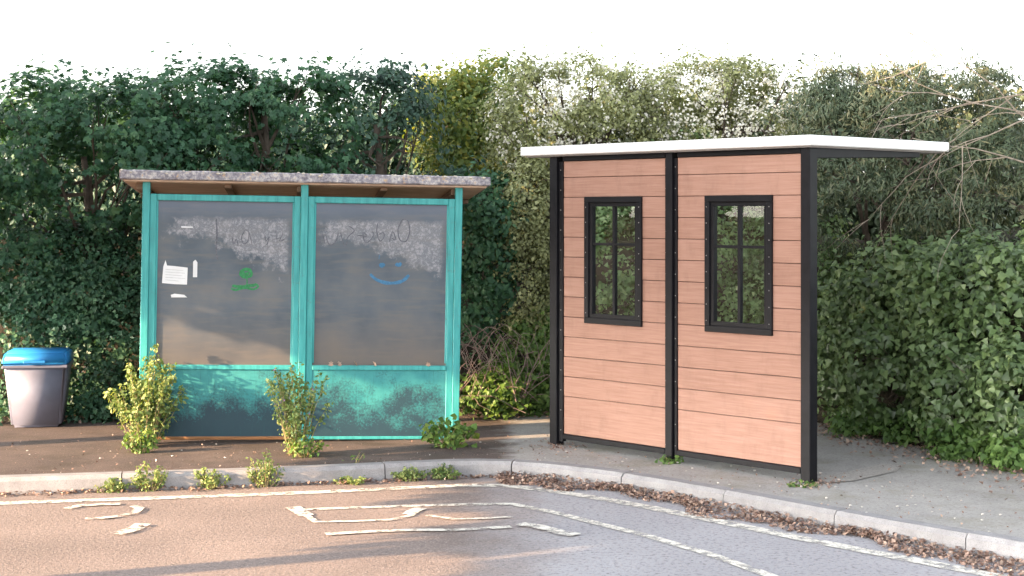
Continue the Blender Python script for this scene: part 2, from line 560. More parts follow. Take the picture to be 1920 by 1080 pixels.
# paler repair strip in the tarmac beside the timber shelter
bm = bmesh.new()
strip = [gpt(1528, 893), gpt(1575, 888), gpt(1652, 870), gpt(1692, 873), gpt(1680, 884), gpt(1600, 902), gpt(1545, 906)]
bm.faces.new([bm.verts.new((p[0], p[1], 0.0025)) for p in strip])
tag(bm_obj('pavement_patch', bm, asphalt('repair_tarmac', (0.40, 0.37, 0.34), (0.47, 0.44, 0.41), (0.58, 0.54, 0.5)).m), kind='structure')
# soil bank behind the hedge
V, F = [], []
bx = np.linspace(-30, 30, 121)
prof = [(-0.05, -0.02), (0.25, 0.10), (0.7, 0.45), (1.2, 0.95), (1.9, 1.45), (3.0, 1.6), (9.0, 1.6)]
for x in bx:
    for (dy, z) in prof:
        V.append((x, float(hedge_y(x)) + 0.3 + dy + 0.15 * math.sin(x * 3.1), z + 0.08 * math.sin(x * 2.3 + dy * 3) * (z > 0.2)))
n_ = len(prof)
for i in range(len(bx) - 1):
    for j in range(n_ - 1):
        F.append((i * n_ + j, (i + 1) * n_ + j, (i + 1) * n_ + j + 1, i * n_ + j + 1))
me = bpy.data.meshes.new('hedge_bank')
me.from_pydata(V, [], F)
tag(link('hedge_bank', me, M['soil']), kind='structure')

# kerb: separate stones along the curve
kroot = tag(empty('kerb', (0, float(kerb_y(0)), -KH)), kind='structure')
kroot.location = (0, 0, 0)
dense = np.linspace(-9, 9, 3601)
kd = kerb_y(dense)
seg = np.concatenate([[0], np.cumsum(np.hypot(np.diff(dense), np.diff(kd)))])
L = 0.915
nst = int(seg[-1] / L)
for i in range(nst):
    s0, s1 = i * L + 0.004, (i + 1) * L - 0.004
    bm = bmesh.new()
    rings = []
    jx, jz = random.uniform(-0.006, 0.006), random.uniform(-0.005, 0.004)
    for s in np.linspace(s0, s1, 5):
        x = np.interp(s, seg, dense); y = np.interp(s, seg, kd)
        x2 = np.interp(s + 0.02, seg, dense); y2 = np.interp(s + 0.02, seg, kd)
        t = Vector((x2 - x, y2 - y, 0)).normalized() if s + 0.02 < seg[-1] else Vector((1, 0, 0))
        nrm = Vector((-t.y, t.x, 0))
        prof = [(0.0, -0.2), (0.012, -0.02 + jz), (0.035, 0.006 + jz), (KW - 0.008, 0.007 + jz), (KW, 0.002 + jz), (KW, -0.2)]
        rings.append([bm.verts.new(Vector((x, y, 0)) + nrm * (p[0] + jx) + Vector((0, 0, p[1]))) for p in prof])
    for a, c_ in zip(rings[:-1], rings[1:]):
        for k in range(len(a) - 1):
            bm.faces.new((a[k], c_[k], c_[k + 1], a[k + 1]))
    bm.faces.new(rings[0]); bm.faces.new(rings[-1][::-1])
    bm_obj('kerb_stone', bm, M['kerb'], kroot)
# plain kerb runs beyond the picture
for x0, x1 in ((-60, -9), (9, 60)):
    bm = bmesh.new()
    q = [[bm.verts.new((x, float(kerb_y(x)) + dy, z)) for (dy, z) in ((0, -0.2), (0.012, -0.01), (0.03, 0.006), (KW, 0.003))] for x in np.linspace(x0, x1, 30)]
    for a, c_ in zip(q[:-1], q[1:]):
        for k in range(3): bm.faces.new((a[k], c_[k], c_[k + 1], a[k + 1]))
    tag(bm_obj('kerb_run', bm, M['kerb']), kind='structure')

# road markings: flat painted strokes 4 mm above the road
mk = tag(empty('road_markings'), kind='structure')
RZ = -KH + 0.004
RN = [0]
def ribbon(name, pts, width, m, parent, z=RZ):
    bm = bmesh.new()
    RN[0] += 1
    z += 0.0007 * RN[0]
    prev = None
    n = len(pts)
    for i, p in enumerate(pts):
        p = Vector((p[0], p[1], 0))
        a_ = Vector((*pts[max(i - 1, 0)][:2], 0)); b_ = Vector((*pts[min(i + 1, n - 1)][:2], 0))
        t = (b_ - a_).normalized()
        nr = Vector((-t.y, t.x, 0))
        wd = width[i] if isinstance(width, (list, tuple)) else width
        wd *= random.uniform(0.93, 1.07)
        cur = (bm.verts.new(p + nr * wd / 2 + Vector((0, 0, z))), bm.verts.new(p - nr * wd / 2 + Vector((0, 0, z))))
        if prev: bm.faces.new((prev[0], prev[1], cur[1], cur[0]))
        prev = cur
    return bm_obj(name, bm, m, parent)
def along(px0, px1, off, n=40):
    out = []
    for X in np.linspace(px0, px1, n):
        k = float(kerb_y(X)); k2 = float(kerb_y(X + 0.02))
        t = Vector((0.02, k2 - k, 0)).normalized()
        out.append((X + t.y * off, k - t.x * off))
    return out
ribbon('edge_line', along(-9, 8.5, 0.34, 220), 0.115, M['line'], mk)
def gp(*pp):
    return [gpt(x, y, -KH)[:2] for x, y in pp]
def sub(pts, n=4):
    out = []
    for a, c_ in zip(pts[:-1], pts[1:]):
        for k in range(n):
            out.append((a[0] + (c_[0] - a[0]) * k / n, a[1] + (c_[1] - a[1]) * k / n))
    return out + [pts[-1]]
# remains of the long lettering in the bus bay
ribbon('letter_stroke', sub(gp((556, 957), (640, 954), (760, 950), (880, 947), (960, 946), (1040, 962), (1130, 985), (1215, 1006), (1330, 1040), (1470, 1090)), 6), 0.075, M['line'], mk)
ribbon('letter_stroke', sub(gp((549, 952), (562, 960), (575, 968)), 3), 0.10, M['line'], mk)
ribbon('letter_stroke', sub(gp((575, 968), (592, 980), (660, 979), (735, 976), (770, 968), (786, 955)), 5), 0.05, M['line'], mk)
ribbon('letter_stroke', sub(gp((790, 954), (775, 960), (766, 966)), 3), 0.09, M['line'], mk)
ribbon('letter_stroke', sub(gp((800, 968), (850, 975), (905, 974), (960, 971)), 5), 0.045, M['line'], mk)
ribbon('letter_stroke', sub(gp((610, 1004), (690, 999), (770, 996), (850, 996), (958, 990)), 5), 0.07, M['line'], mk)
ribbon('letter_stroke', sub(gp((126, 956), (150, 950), (190, 948), (226, 947)), 5), 0.07, M['line'], mk)
ribbon('letter_stroke', sub(gp((160, 975), (190, 974), (225, 970), (252, 964), (262, 955), (250, 951)), 5), 0.06, M['line'], mk)
ribbon('letter_stroke', sub(gp((216, 1004), (238, 999), (255, 993), (268, 985)), 4), 0.10, M['line'], mk)
ribbon('letter_stroke', sub(gp((975, 985), (1010, 990), (1050, 1001), (1080, 1006)), 5), 0.10, M['line'], mk)
# ------------------------------------------------------------------ teal shelter
T = tag(empty('bus_shelter', (-2.909, 12.45, 0), (0, R(0.95), R(7.6))),
        'old teal metal bus shelter with clouded graffitied panels and lichened flat roof', 'bus shelter')
W = 2.505
def post(x0, x1, ztop, m, parent, d=0.07):
    return box('post', x0, x1, 0.0, d, -0.10, ztop, m, parent, 0.004)
post(0.0, 0.058, 2.055, M['teal'], T)
post(W - 0.058, W, 2.055, M['teal'], T)
post(1.224, 1.282, 2.055, M['teal'], T)
# panel frames sit a little behind the post faces
bays = [(0.058, 1.224), (1.282, W - 0.058)]
def panel_uv(name, x0, x1, y, z0, z1, m, parent, th=0.008):
    bm = bmesh.new()
    add_box(bm, x0, x1, y, y + th, z0, z1)
    uvl = bm.loops.layers.uv.new('UVMap')
    for f in bm.faces:
        for lp in f.loops:
            lp[uvl].uv = ((lp.vert.co.x - x0) / (x1 - x0), (lp.vert.co.z - z0) / (z1 - z0))
    return bm_obj(name, bm, m, parent)
panels = []
for bi, (a, c_) in enumerate(bays):
    sw = 0.052
    g0, g1 = a + sw, c_ - sw
    box('stile', a, g0, 0.014, 0.05, 0.02, 1.955, M['teal'], T)
    box('stile', g1, c_, 0.014, 0.05, 0.02, 1.955, M['teal'], T)
    box('stile_bead', g0, g0 + 0.012, 0.022, 0.046, 0.64, 1.905, M['teal'], T, 0.002)
    box('stile_bead', g1 - 0.012, g1, 0.022, 0.046, 0.64, 1.905, M['teal'], T, 0.002)
    box('top_rail', g0, g1, 0.012, 0.05, 1.905, 1.955, M['teal'], T)
    mr = box('middle_rail', g0, g1, 0.004, 0.05, 0.585, 0.622, M['teal'], T)
    for k in range(5):
        uu = g0 + 0.1 + (g1 - g0 - 0.2) * (k + random.uniform(-0.25, 0.25)) / 4
        if bi == 0 and k in (0, 1): continue
    pp = panel_uv('clouded_panel', g0, g1, 0.03, 0.622, 1.905, M['cloudy'], T)
    panels.append((pp, g0, g1))
    panel_uv('lower_panel', g0, g1, 0.018, 0.060, 0.585, M['grime'], T)
    box('bottom_rail', g0, g1, 0.010, 0.05, 0.035, 0.060, M['teal'] if bi else M['rust'], T)
# timber packing board on the ground under the left bay, rusty orange
# flat marks on the panels
def pxu(px, py, up=0.0):
    """panel position (u, z) of a mark"""
    r = (px - 960) / FPX
    u = (r * 12.45 + 2.909) / (0.991 - 0.1323 * r)
    Y = 12.45 + 0.1323 * u
    return u, EYE - (py - HOR) / FPX * Y + 0.0166 * u
def stroke(name, pts, width, m, parent, v, smooth=3):
    q = [pxu(*p) for p in pts]
    if len(q) > 2 and smooth:
        # Catmull-Rom
        out = []
        for i in range(len(q) - 1):
            p0, p1, p2, p3 = q[max(i - 1, 0)], q[i], q[i + 1], q[min(i + 2, len(q) - 1)]
            for k in range(smooth):
                t = k / smooth
                out.append(tuple(0.5 * (2 * p1[d] + (p2[d] - p0[d]) * t + (2 * p0[d] - 5 * p1[d] + 4 * p2[d] - p3[d]) * t * t + (3 * p1[d] - p0[d] - 3 * p2[d] + p3[d]) * t ** 3) for d in (0, 1)))
        q = out + [q[-1]]
    bm = bmesh.new()
    prev = None
    for i, p in enumerate(q):
        a_, b_ = q[max(i - 1, 0)], q[min(i + 1, len(q) - 1)]
        t = Vector((b_[0] - a_[0], b_[1] - a_[1])).normalized()
        wd = width * (0.8 + 0.4 * random.random()) * (0.6 if i in (0, len(q) - 1) else 1)
        n = Vector((-t.y, t.x)) * wd / 2
        cur = (bm.verts.new((p[0] + n.x, v, p[1] + n.y)), bm.verts.new((p[0] - n.x, v, p[1] - n.y)))
        if prev: bm.faces.new((prev[0], prev[1], cur[1], cur[0]))
        prev = cur
    return bm_obj(name, bm, m, parent)
def poly(name, pts, m, parent, v, th=0.0015):
    bm = bmesh.new()
    q = [pxu(*p) for p in pts]
    f = [bm.verts.new((p[0], v, p[1])) for p in q]
    bk = [bm.verts.new((p[0], v + th, p[1])) for p in q]
    bm.faces.new(f)
    for i in range(len(f)):
        j = (i + 1) % len(f)
        bm.faces.new((f[i], f[j], bk[j], bk[i]))
    return bm_obj(name, bm, m, parent)
pl, pr = panels[0][0], panels[1][0]
poly('paper_notice', [(298, 531), (300, 500), (304, 488), (307, 498), (320, 499), (346, 502), (345, 534), (320, 533)], M['paper'], pl, 0.0265)
poly('paper_scrap', [(356, 520), (356, 491), (360, 487), (364, 492), (364, 520)], M['paper'], pl, 0.0265)
poly('paper_scrap', [(315, 553), (322, 551), (340, 553), (346, 558), (316, 558)], M['paper'], pl, 0.0265)
poly('paper_scrap', [(332, 424), (354, 425), (355, 427), (333, 427)], M['paper'], pl, 0.0265)
gv = 0.0285
M['print'] = plain('faded_print', (0.52, 0.54, 0.56), 0.8, 0.15, 40, 0.2)
for yy, x1 in ((506, 338), (511, 341), (516, 336), (521, 342), (526, 330)):
    stroke('faded_print', [(304, yy - 1), (318, yy), (x1, yy + 1.5)], 0.004, M['print'], pl, 0.0255)
GP = M['green_paint']
for pts, wd in (([(444, 512), (452, 506), (461, 506), (466, 513), (462, 519), (450, 519), (444, 512)], 0.022),
                ([(449, 511), (455, 515), (461, 511)], 0.024), ([(457, 520), (458, 530), (457, 536)], 0.010),
                ([(430, 536), (445, 538), (460, 536), (474, 535)], 0.022), ([(428, 541), (436, 544), (455, 540), (470, 543), (479, 537), (472, 532)], 0.016)):
    stroke('green_graffiti', pts, wd, GP, pl, gv)
BP = M['blue_paint']
for pts, wd in (([(689, 514), (700, 524), (716, 530), (733, 531), (750, 527), (762, 516)], 0.026),
                ([(707, 494), (711, 499), (715, 494)], 0.03), ([(737, 494), (742, 498), (747, 493)], 0.028), ([(706, 478), (705, 486)], 0.008)):
    stroke('blue_graffiti', pts, wd, BP, pr, gv)
for pts in ([(428, 444), (432, 458), (436, 448), (440, 460)], [(452, 432), (446, 445), (450, 457), (458, 452), (460, 436), (453, 431)],
            [(466, 458), (462, 442)], [(490, 440), (492, 452), (498, 444), (494, 460)], [(510, 432), (513, 455)], [(505, 449), (520, 446)], [(524, 438), (518, 452), (528, 448)]):
    stroke('scratched_tag', pts, 0.008, M['scribble'], pl, gv)
stroke('grey_streak', [(398, 410), (400, 440), (399, 470), (402, 488)], 0.011, M['scribble'], pl, gv)
for pts in ([(586, 458), (590, 444), (594, 458), (598, 440), (603, 456)], [(604, 440), (612, 460), (624, 452), (628, 436)], [(632, 436), (640, 462), (646, 450)],
            [(648, 424), (658, 432), (648, 442), (644, 448)], [(664, 441), (682, 443), (674, 436), (680, 456), (694, 442), (692, 434)],
            [(702, 418), (700, 434), (706, 452), (714, 444), (712, 436), (704, 440)], [(724, 454), (730, 434), (736, 450), (728, 446)],
            [(748, 412), (740, 430), (744, 450), (756, 452), (762, 432), (758, 414), (748, 412), (742, 424)]):
    stroke('scratched_tag', pts, 0.008, M['scribble'], pr, gv)
# roof: slab falling away to the far side, timber soffit and beams below
def slope_box(name, x0, x1, y0, y1, z0, z1, m, parent, fall=0.062, bevel=0.006):
    bm = bmesh.new()
    add_box(bm, x0, x1, y0, y1, z0, z1, bevel)
    for v in bm.verts:
        v.co.z -= fall * v.co.y
    return bm_obj(name, bm, m, parent)
roof = empty('roof'); roof.parent = T
bm = bmesh.new()
nx, ny = 60, 24
add_box(bm, -0.171, 2.72, -0.075, 1.32, 2.060, 2.132, 0.008)
bmesh.ops.subdivide_edges(bm, edges=[e for e in bm.edges if e.calc_length() > 1], cuts=50, use_grid_fill=True)
for v in bm.verts:
    v.co.z += random.uniform(-0.003, 0.003) - 0.062 * v.co.y
    v.co.y += random.uniform(-0.003, 0.003)
rs = bm_obj('roof_slab', bm, M['lichen'], T)
bpy.data.objects.remove(roof)
slope_box('soffit', -0.14, 2.69, -0.045, 1.29, 2.046, 2.0595, M['old_wood'], rs, bevel=0.002)
for u in (-0.06, 0.62, 1.19, 1.85, 2.42):
    slope_box('roof_beam', u, u + 0.06, 0.075, 1.26, 1.992 if u in (1.19, 2.42, -0.06) else 2.015, 2.0455, M['beam'], rs)
slope_box('edge_beam', -0.13, 2.68, 1.22, 1.275, 2.005, 2.045, M['beam'], rs)
# moss tufts and lichen scabs along the roof edge
mv = []
for k in range(70):
    u = random.uniform(-0.16, 2.71)
    mv.append((u, -0.08 + random.uniform(0, 0.03), 2.132 + random.uniform(-0.02, 0.006), random.uniform(0.006, 0.014)))
bm = bmesh.new()
for (x, y, z, r) in mv:
    bmesh.ops.create_icosphere(bm, subdivisions=1, radius=r, matrix=Matrix.Translation((x, y, z)) @ Matrix.Diagonal((1.3, 0.7, 0.7, 1)))
tag(bm_obj('lichen_scab', bm, plain('lichen_scab', (0.60, 0.55, 0.46), 0.95, 0.3, 60, 0.1), rs), kind='stuff')
# bolts on the middle rail
# ------------------------------------------------------------------ timber shelter
B = tag(empty('bus_shelter', (0.317, 12.5, 0), (0, 0, -R(46.9))),
        'new bus shelter clad in reddish timber boards with black posts and white roof', 'bus shelter')
WB = 2.48
BK = M['black']
def bpost(x0, x1, y0, y1, z1):
    return box('post', x0, x1, y0, y1, -0.05, z1, BK, B, 0.004)
p1 = bpost(0.0, 0.078, -0.035, 0.05, 2.236)
p2 = bpost(1.200, 1.262, -0.035, 0.05, 2.236)
p3 = bpost(2.402, WB, -0.035, 0.05, 2.236)
for (a, c_) in ((0.082, 0.123), (1.176, 1.197), (1.265, 1.289), (2.386, 2.399)):
    box('flange', a, c_, -0.012, 0.03, 0.03, 2.200, BK, B, 0.002)
joints = [2.077 - 0.154 * k for k in range(12)]
wins = [(0.36, 0.947), (1.553, 2.148)]
OPZ0, OPZ1 = joints[7], joints[1]
bb = [(0.123, 1.176), (1.289, 2.386)]
for bi, (a, c_) in enumerate(bb):
    box('top_rail', a, c_, -0.014, 0.03, 2.204, 2.240, BK, B)
    br = box('base_rail', a, c_, -0.014, 0.03, 0.050, 0.090, BK, B)
    rows = [(joints[0], 2.204)] + [(joints[k + 1], joints[k]) for k in range(11)] + [(0.090, joints[11])]
    w0, w1 = wins[bi][0] + 0.012, wins[bi][1] - 0.012
    for (z0, z1) in rows:
        yj = random.uniform(-0.0015, 0.0015)
        if z0 >= OPZ0 - 0.001 and z1 <= OPZ1 + 0.001:
            spans = [(a, w0), (w1, c_)]
        else:
            spans = [(a, c_)]
        for (s0, s1) in spans:
            bm = bmesh.new()
            add_box(bm, s0, s1, yj, 0.022, z0 + 0.0019, z1 - 0.0019, 0.003)
            bm_obj('board', bm, M['board'], B)
    # dark backing so that the joints read as shadow gaps
    box('backing_sheet', a, w0, 0.0225, 0.0265, 0.09, 2.204, BK, B, 0)
    box('backing_sheet', w1, c_, 0.0225, 0.0265, 0.09, 2.204, BK, B, 0)
    box('backing_sheet', w0, w1, 0.0225, 0.0265, 0.09, OPZ0, BK, B, 0)
    box('backing_sheet', w0, w1, 0.0225, 0.0265, OPZ1, 2.204, BK, B, 0)
    # window
    wx0, wx1 = wins[bi]
    wz0, wz1 = 0.962, 1.926
    wr = empty('window'); wr.parent = B
    bm = bmesh.new()
    fw = 0.045
    for (q0, q1, r0, r1) in ((wx0, wx1, wz1 - fw, wz1), (wx0, wx1, wz0, wz0 + fw), (wx0, wx0 + fw, wz0 + fw, wz1 - fw), (wx1 - fw, wx1, wz0 + fw, wz1 - fw)):
        add_box(bm, q0, q1, -0.020, 0.045, r0, r1, 0.003)
    wf = bm_obj('window_frame', bm, BK, B)
    bpy.data.objects.remove(wr)
    bm = bmesh.new()
    i0, i1, j0, j1 = wx0 + fw, wx1 - fw, wz0 + fw, wz1 - fw
    fw2 = 0.030
    for (q0, q1, r0, r1) in ((i0, i1, j1 - fw2, j1), (i0, i1, j0, j0 + fw2), (i0, i0 + fw2, j0 + fw2, j1 - fw2), (i1 - fw2, i1, j0 + fw2, j1 - fw2)):
        add_box(bm, q0, q1, -0.006, 0.035, r0, r1, 0.002)
    bm_obj('sash', bm, BK, wf)
    um = (i0 + i1) / 2
    zm = j1 - 0.36 * (j1 - j0)
    box('glazing_bar', um - 0.013, um + 0.013, -0.002, 0.03, j0 + fw2, j1 - fw2, BK, wf, 0.002)
    for (q0, q1) in ((i0 + fw2, um - 0.013), (um + 0.013, i1 - fw2)):
        box('glazing_bar', q0, q1, -0.001, 0.029, zm - 0.010, zm + 0.010, BK, wf, 0.002)
        for (r0, r1) in ((j0 + fw2, zm - 0.010), (zm + 0.010, j1 - fw2)):
            box('pane', q0, q1, 0.012, 0.016, r0, r1, M['glass'], wf, 0)
    # screws round the frame
    bm = bmesh.new()
    for k in range(8):
        z = wz0 + 0.08 + k * (wz1 - wz0 - 0.16) / 7
        for x in (wx0 + 0.02, wx1 - 0.02):
            bmesh.ops.create_icosphere(bm, subdivisions=1, radius=0.0042, matrix=Matrix.Translation((x, -0.021, z)))
    tag(bm_obj('screws', bm, M['screw'], wf), kind='stuff')
bm = bmesh.new()
for x in (0.104, 1.187, 1.277, 2.392):
    for k in range(14):
        bmesh.ops.create_icosphere(bm, subdivisions=1, radius=0.0042, matrix=Matrix.Translation((x, -0.013, 0.12 + 0.155 * k)))
tag(bm_obj('screws', bm, M['screw'], B), kind='stuff')
# white flat roof on black cantilever beams
bm = bmesh.new()
add_box(bm, -0.29, WB + 0.035, -0.075, 1.62, 2.252, 2.322, 0.006)
rf = bm_obj('roof_slab', bm, M['white'], B)
box('soffit', -0.255, WB, -0.04, 1.585, 2.2415, 2.2515, M['soffit'], rf, 0)
for u in (0.0, 1.2, WB - 0.078):
    bm = bmesh.new()
    add_box(bm, u + 0.01, u + 0.068, 0.052, 1.3, 2.170, 2.2405, 0.003)
    for v in bm.verts:
        if v.co.y > 1 and v.co.z < 2.2: v.co.z += 0.035
    bm_obj('cantilever_beam', bm, BK, B)

# ------------------------------------------------------------------ grey bin with blue lid
Bn = tag(empty('bin', (-4.03, 13.62, 0), (0, 0, R(9))), 'grey plastic bin with blue lid standing against the ivy', 'bin')
bm = bmesh.new()
lo = [(-0.20, -0.18), (0.20, -0.18), (0.20, 0.18), (-0.20, 0.18)]
hi = [(-0.255, -0.23), (0.255, -0.23), (0.255, 0.23), (-0.255, 0.23)]
v0 = [bm.verts.new((x, y, 0.0)) for x, y in lo]
v1 = [bm.verts.new((x, y, 0.53)) for x, y in hi]
bm.faces.new(v0[::-1]); bm.faces.new(v1)
for i in range(4): bm.faces.new((v0[i], v0[(i + 1) % 4], v1[(i + 1) % 4], v1[i]))
bmesh.ops.bevel(bm, geom=list(bm.edges), offset=0.025, segments=3, affect='EDGES')
body = bm_obj('bin_body', bm, M['bin_grey'], Bn, True)
box('rim', -0.268, 0.268, -0.245, 0.245, 0.500, 0.528, M['bin_grey'], Bn, 0.008)
bm = bmesh.new()
add_box(bm, -0.275, 0.275, -0.255, 0.255, 0.530, 0.640, 0.0)
for v in bm.verts:
    if v.co.z > 0.6: v.co.x *= 0.90; v.co.y *= 0.88
bmesh.ops.bevel(bm, geom=list(bm.edges), offset=0.018, segments=3, affect='EDGES')
lid = bm_obj('lid', bm, M['blue_lid'], Bn, True)
box('lid_handle', -0.09, 0.09, -0.272, -0.250, 0.545, 0.568, M['blue_lid'], lid, 0.005)

# ------------------------------------------------------------------ foliage
LEAF = {   # flat outlines (x across, y along) folded on the midrib, with fan triangles
    'oval': (np.array([(0, 0, 0), (-.30, .38, .07), (-.20, .75, .05), (0, 1, -.06), (.20, .75, .05), (.30, .38, .07)]), np.array([(0, 2, 1), (0, 3, 2), (0, 4, 3), (0, 5, 4)])),
    'ivy': (np.array([(0, 0, 0), (-.46, .12, .05), (-.28, .48, .06), (0, 1, -.10), (.28, .48, .06), (.46, .12, .05)]), np.array([(0, 2, 1), (0, 3, 2), (0, 4, 3), (0, 5, 4)])),
    'lobed': (np.array([(0, 0, 0), (-.50, .22, .02), (-.24, .42, .08), (-.44, .74, .02), (-.13, .66, .06), (0, 1.05, -.10), (.13, .66, .06), (.44, .74, .02), (.24, .42, .08), (.50, .22, .02)]),
              np.array([(0, 2, 1), (0, 4, 2), (2, 4, 3), (0, 5, 4), (0, 6, 5), (0, 8, 6), (6, 8, 7), (0, 9, 8)])),
    'needle': (np.array([(0, 0, 0), (-.11, .45, .03), (0, 1, -.05), (.11, .45, .03)]), np.array([(0, 2, 1), (0, 3, 2)])),
    'small': (np.array([(0, 0, 0), (-.33, .5, .08), (0, 1, -.05), (.33, .5, .08)]), np.array([(0, 2, 1), (0, 3, 2)])),
}
def nrmz(a):
    return a / np.maximum(np.linalg.norm(a, axis=1, keepdims=True), 1e-6)
def leaf_frames(nrm, droop=0.6):
    """axes for leaves whose face looks along nrm and whose tip hangs down and sideways"""
    n = len(nrm)
    d = rng.normal(size=(n, 3)); d[:, 2] -= droop * 1.5
    d = d - nrm * np.sum(d * nrm, axis=1, keepdims=True)
    d = nrmz(d)
    s = np.cross(d, nrm)
    return s, d, nrm
def leaf_mesh(name, pos, nrm, size, kind, droop=0.6, tone=None):
    tv, tf = LEAF[kind]
    n = len(pos)
    s, d, u = leaf_frames(nrm, droop)
    sz = size[:, None, None]
    v = pos[:, None, :] + sz * (tv[None, :, 0:1] * s[:, None, :] + (tv[None, :, 1:2] - 0.4) * d[:, None, :] + tv[None, :, 2:3] * u[:, None, :])
    f = (tf[None] + (np.arange(n) * len(tv))[:, None, None]).reshape(-1, 3)
    if tone is None: tone = rng.random(n)
    me = np_mesh(name, v.reshape(-1, 3), f, np.repeat(tone, len(tv)))
    return me
def sample_crown(blobs, n_clump, clump_r, per, lean=(0, -0.25, 0.35), front=True, shell=(0.72, 1.05), spread=0.55, flat=0.8, shoot=0.36):
    """leaf positions and facing: clumps on the outer shell of several ellipsoids"""
    blobs = np.array(blobs, dtype=float)
    area = blobs[:, 3] * blobs[:, 5] + 0.01
    P, Nn = [], []
    ids = rng.choice(len(blobs), n_clump, p=area / area.sum())
    d = nrmz(rng.normal(size=(n_clump, 3)))
    if front:
        flip = (d[:, 1] > 0.35) & (rng.random(n_clump) < 0.8)
        d[flip, 1] *= -1
    r = rng.uniform(*shell, size=(n_clump, 1))
    up = d[:, 2] > 0.45
    r[up, 0] *= 1 + shoot * rng.random(up.sum()) ** 3
    c = blobs[ids, :3] + d * blobs[ids, 3:6] * r
    k = np.maximum((per * rng.uniform(0.4, 1.6, n_clump)).astype(int), 2)
    cr = clump_r * rng.uniform(0.55, 1.5, n_clump)
    rep = np.repeat(np.arange(n_clump), k)
    off = rng.normal(size=(len(rep), 3)) * spread
    P = c[rep] + off * cr[rep][:, None] * np.array([1, 1, flat])
    Nn = nrmz(d[rep] * 0.55 + nrmz(off) * 0.55 + np.array(lean) + rng.normal(size=(len(rep), 3)) * 0.38)
    global CT
    CT = rng.random(n_clump)[rep]
    return P, Nn, c
CT = None
def inview(P):
    px = 960 + FPX * P[:, 0] / P[:, 1]
    py = HOR - FPX * (P[:, 2] - EYE) / P[:, 1]
    return (px > 0) & (px < 1920) & (py > 60) & (py < 900)
LEAFVAR = {}
def leaf_variants(kind, m):
    key = (kind, m.name)
    if key not in LEAFVAR:
        tv, tf = LEAF[kind]
        out = []
        for k in range(6):
            v = tv.copy(); v[:, 1] -= 0.4
            v[:, 2] *= 0.6 + 0.3 * k
            me = np_mesh('leaf', v, tf, np.full(len(tv), (k + 0.5) / 6))
            me.materials.append(m)
            out.append(me)
        LEAFVAR[key] = out
    return LEAFVAR[key]
def leaf_parts(P, Nn, size, kind, m, parent, droop, n):
    """the leaves that show largest become objects of their own; returns the mask of those left"""
    vis = np.where(inview(P))[0]
    order = vis[np.argsort(P[vis, 1] - 6 * size[vis] + rng.uniform(0, 0.25, len(vis)))][:n]
    s, d, u = leaf_frames(Nn[order], droop)
    vs = leaf_variants(kind, m)
    base = Vector(parent.location)
    for k, i in enumerate(order):
        o = bpy.data.objects.new('leaf', vs[random.randrange(6)])
        z = size[i]
        mw = Matrix(((s[k][0] * z, d[k][0] * z, u[k][0] * z, P[i][0] - base.x), (s[k][1] * z, d[k][1] * z, u[k][1] * z, P[i][1] - base.y),
                     (s[k][2] * z, d[k][2] * z, u[k][2] * z, P[i][2] - base.z), (0, 0, 0, 1)))
        o.parent = parent
        o.matrix_local = mw
        col.objects.link(o)
    keep = np.ones(len(P), bool)
    keep[order] = False
    return keep
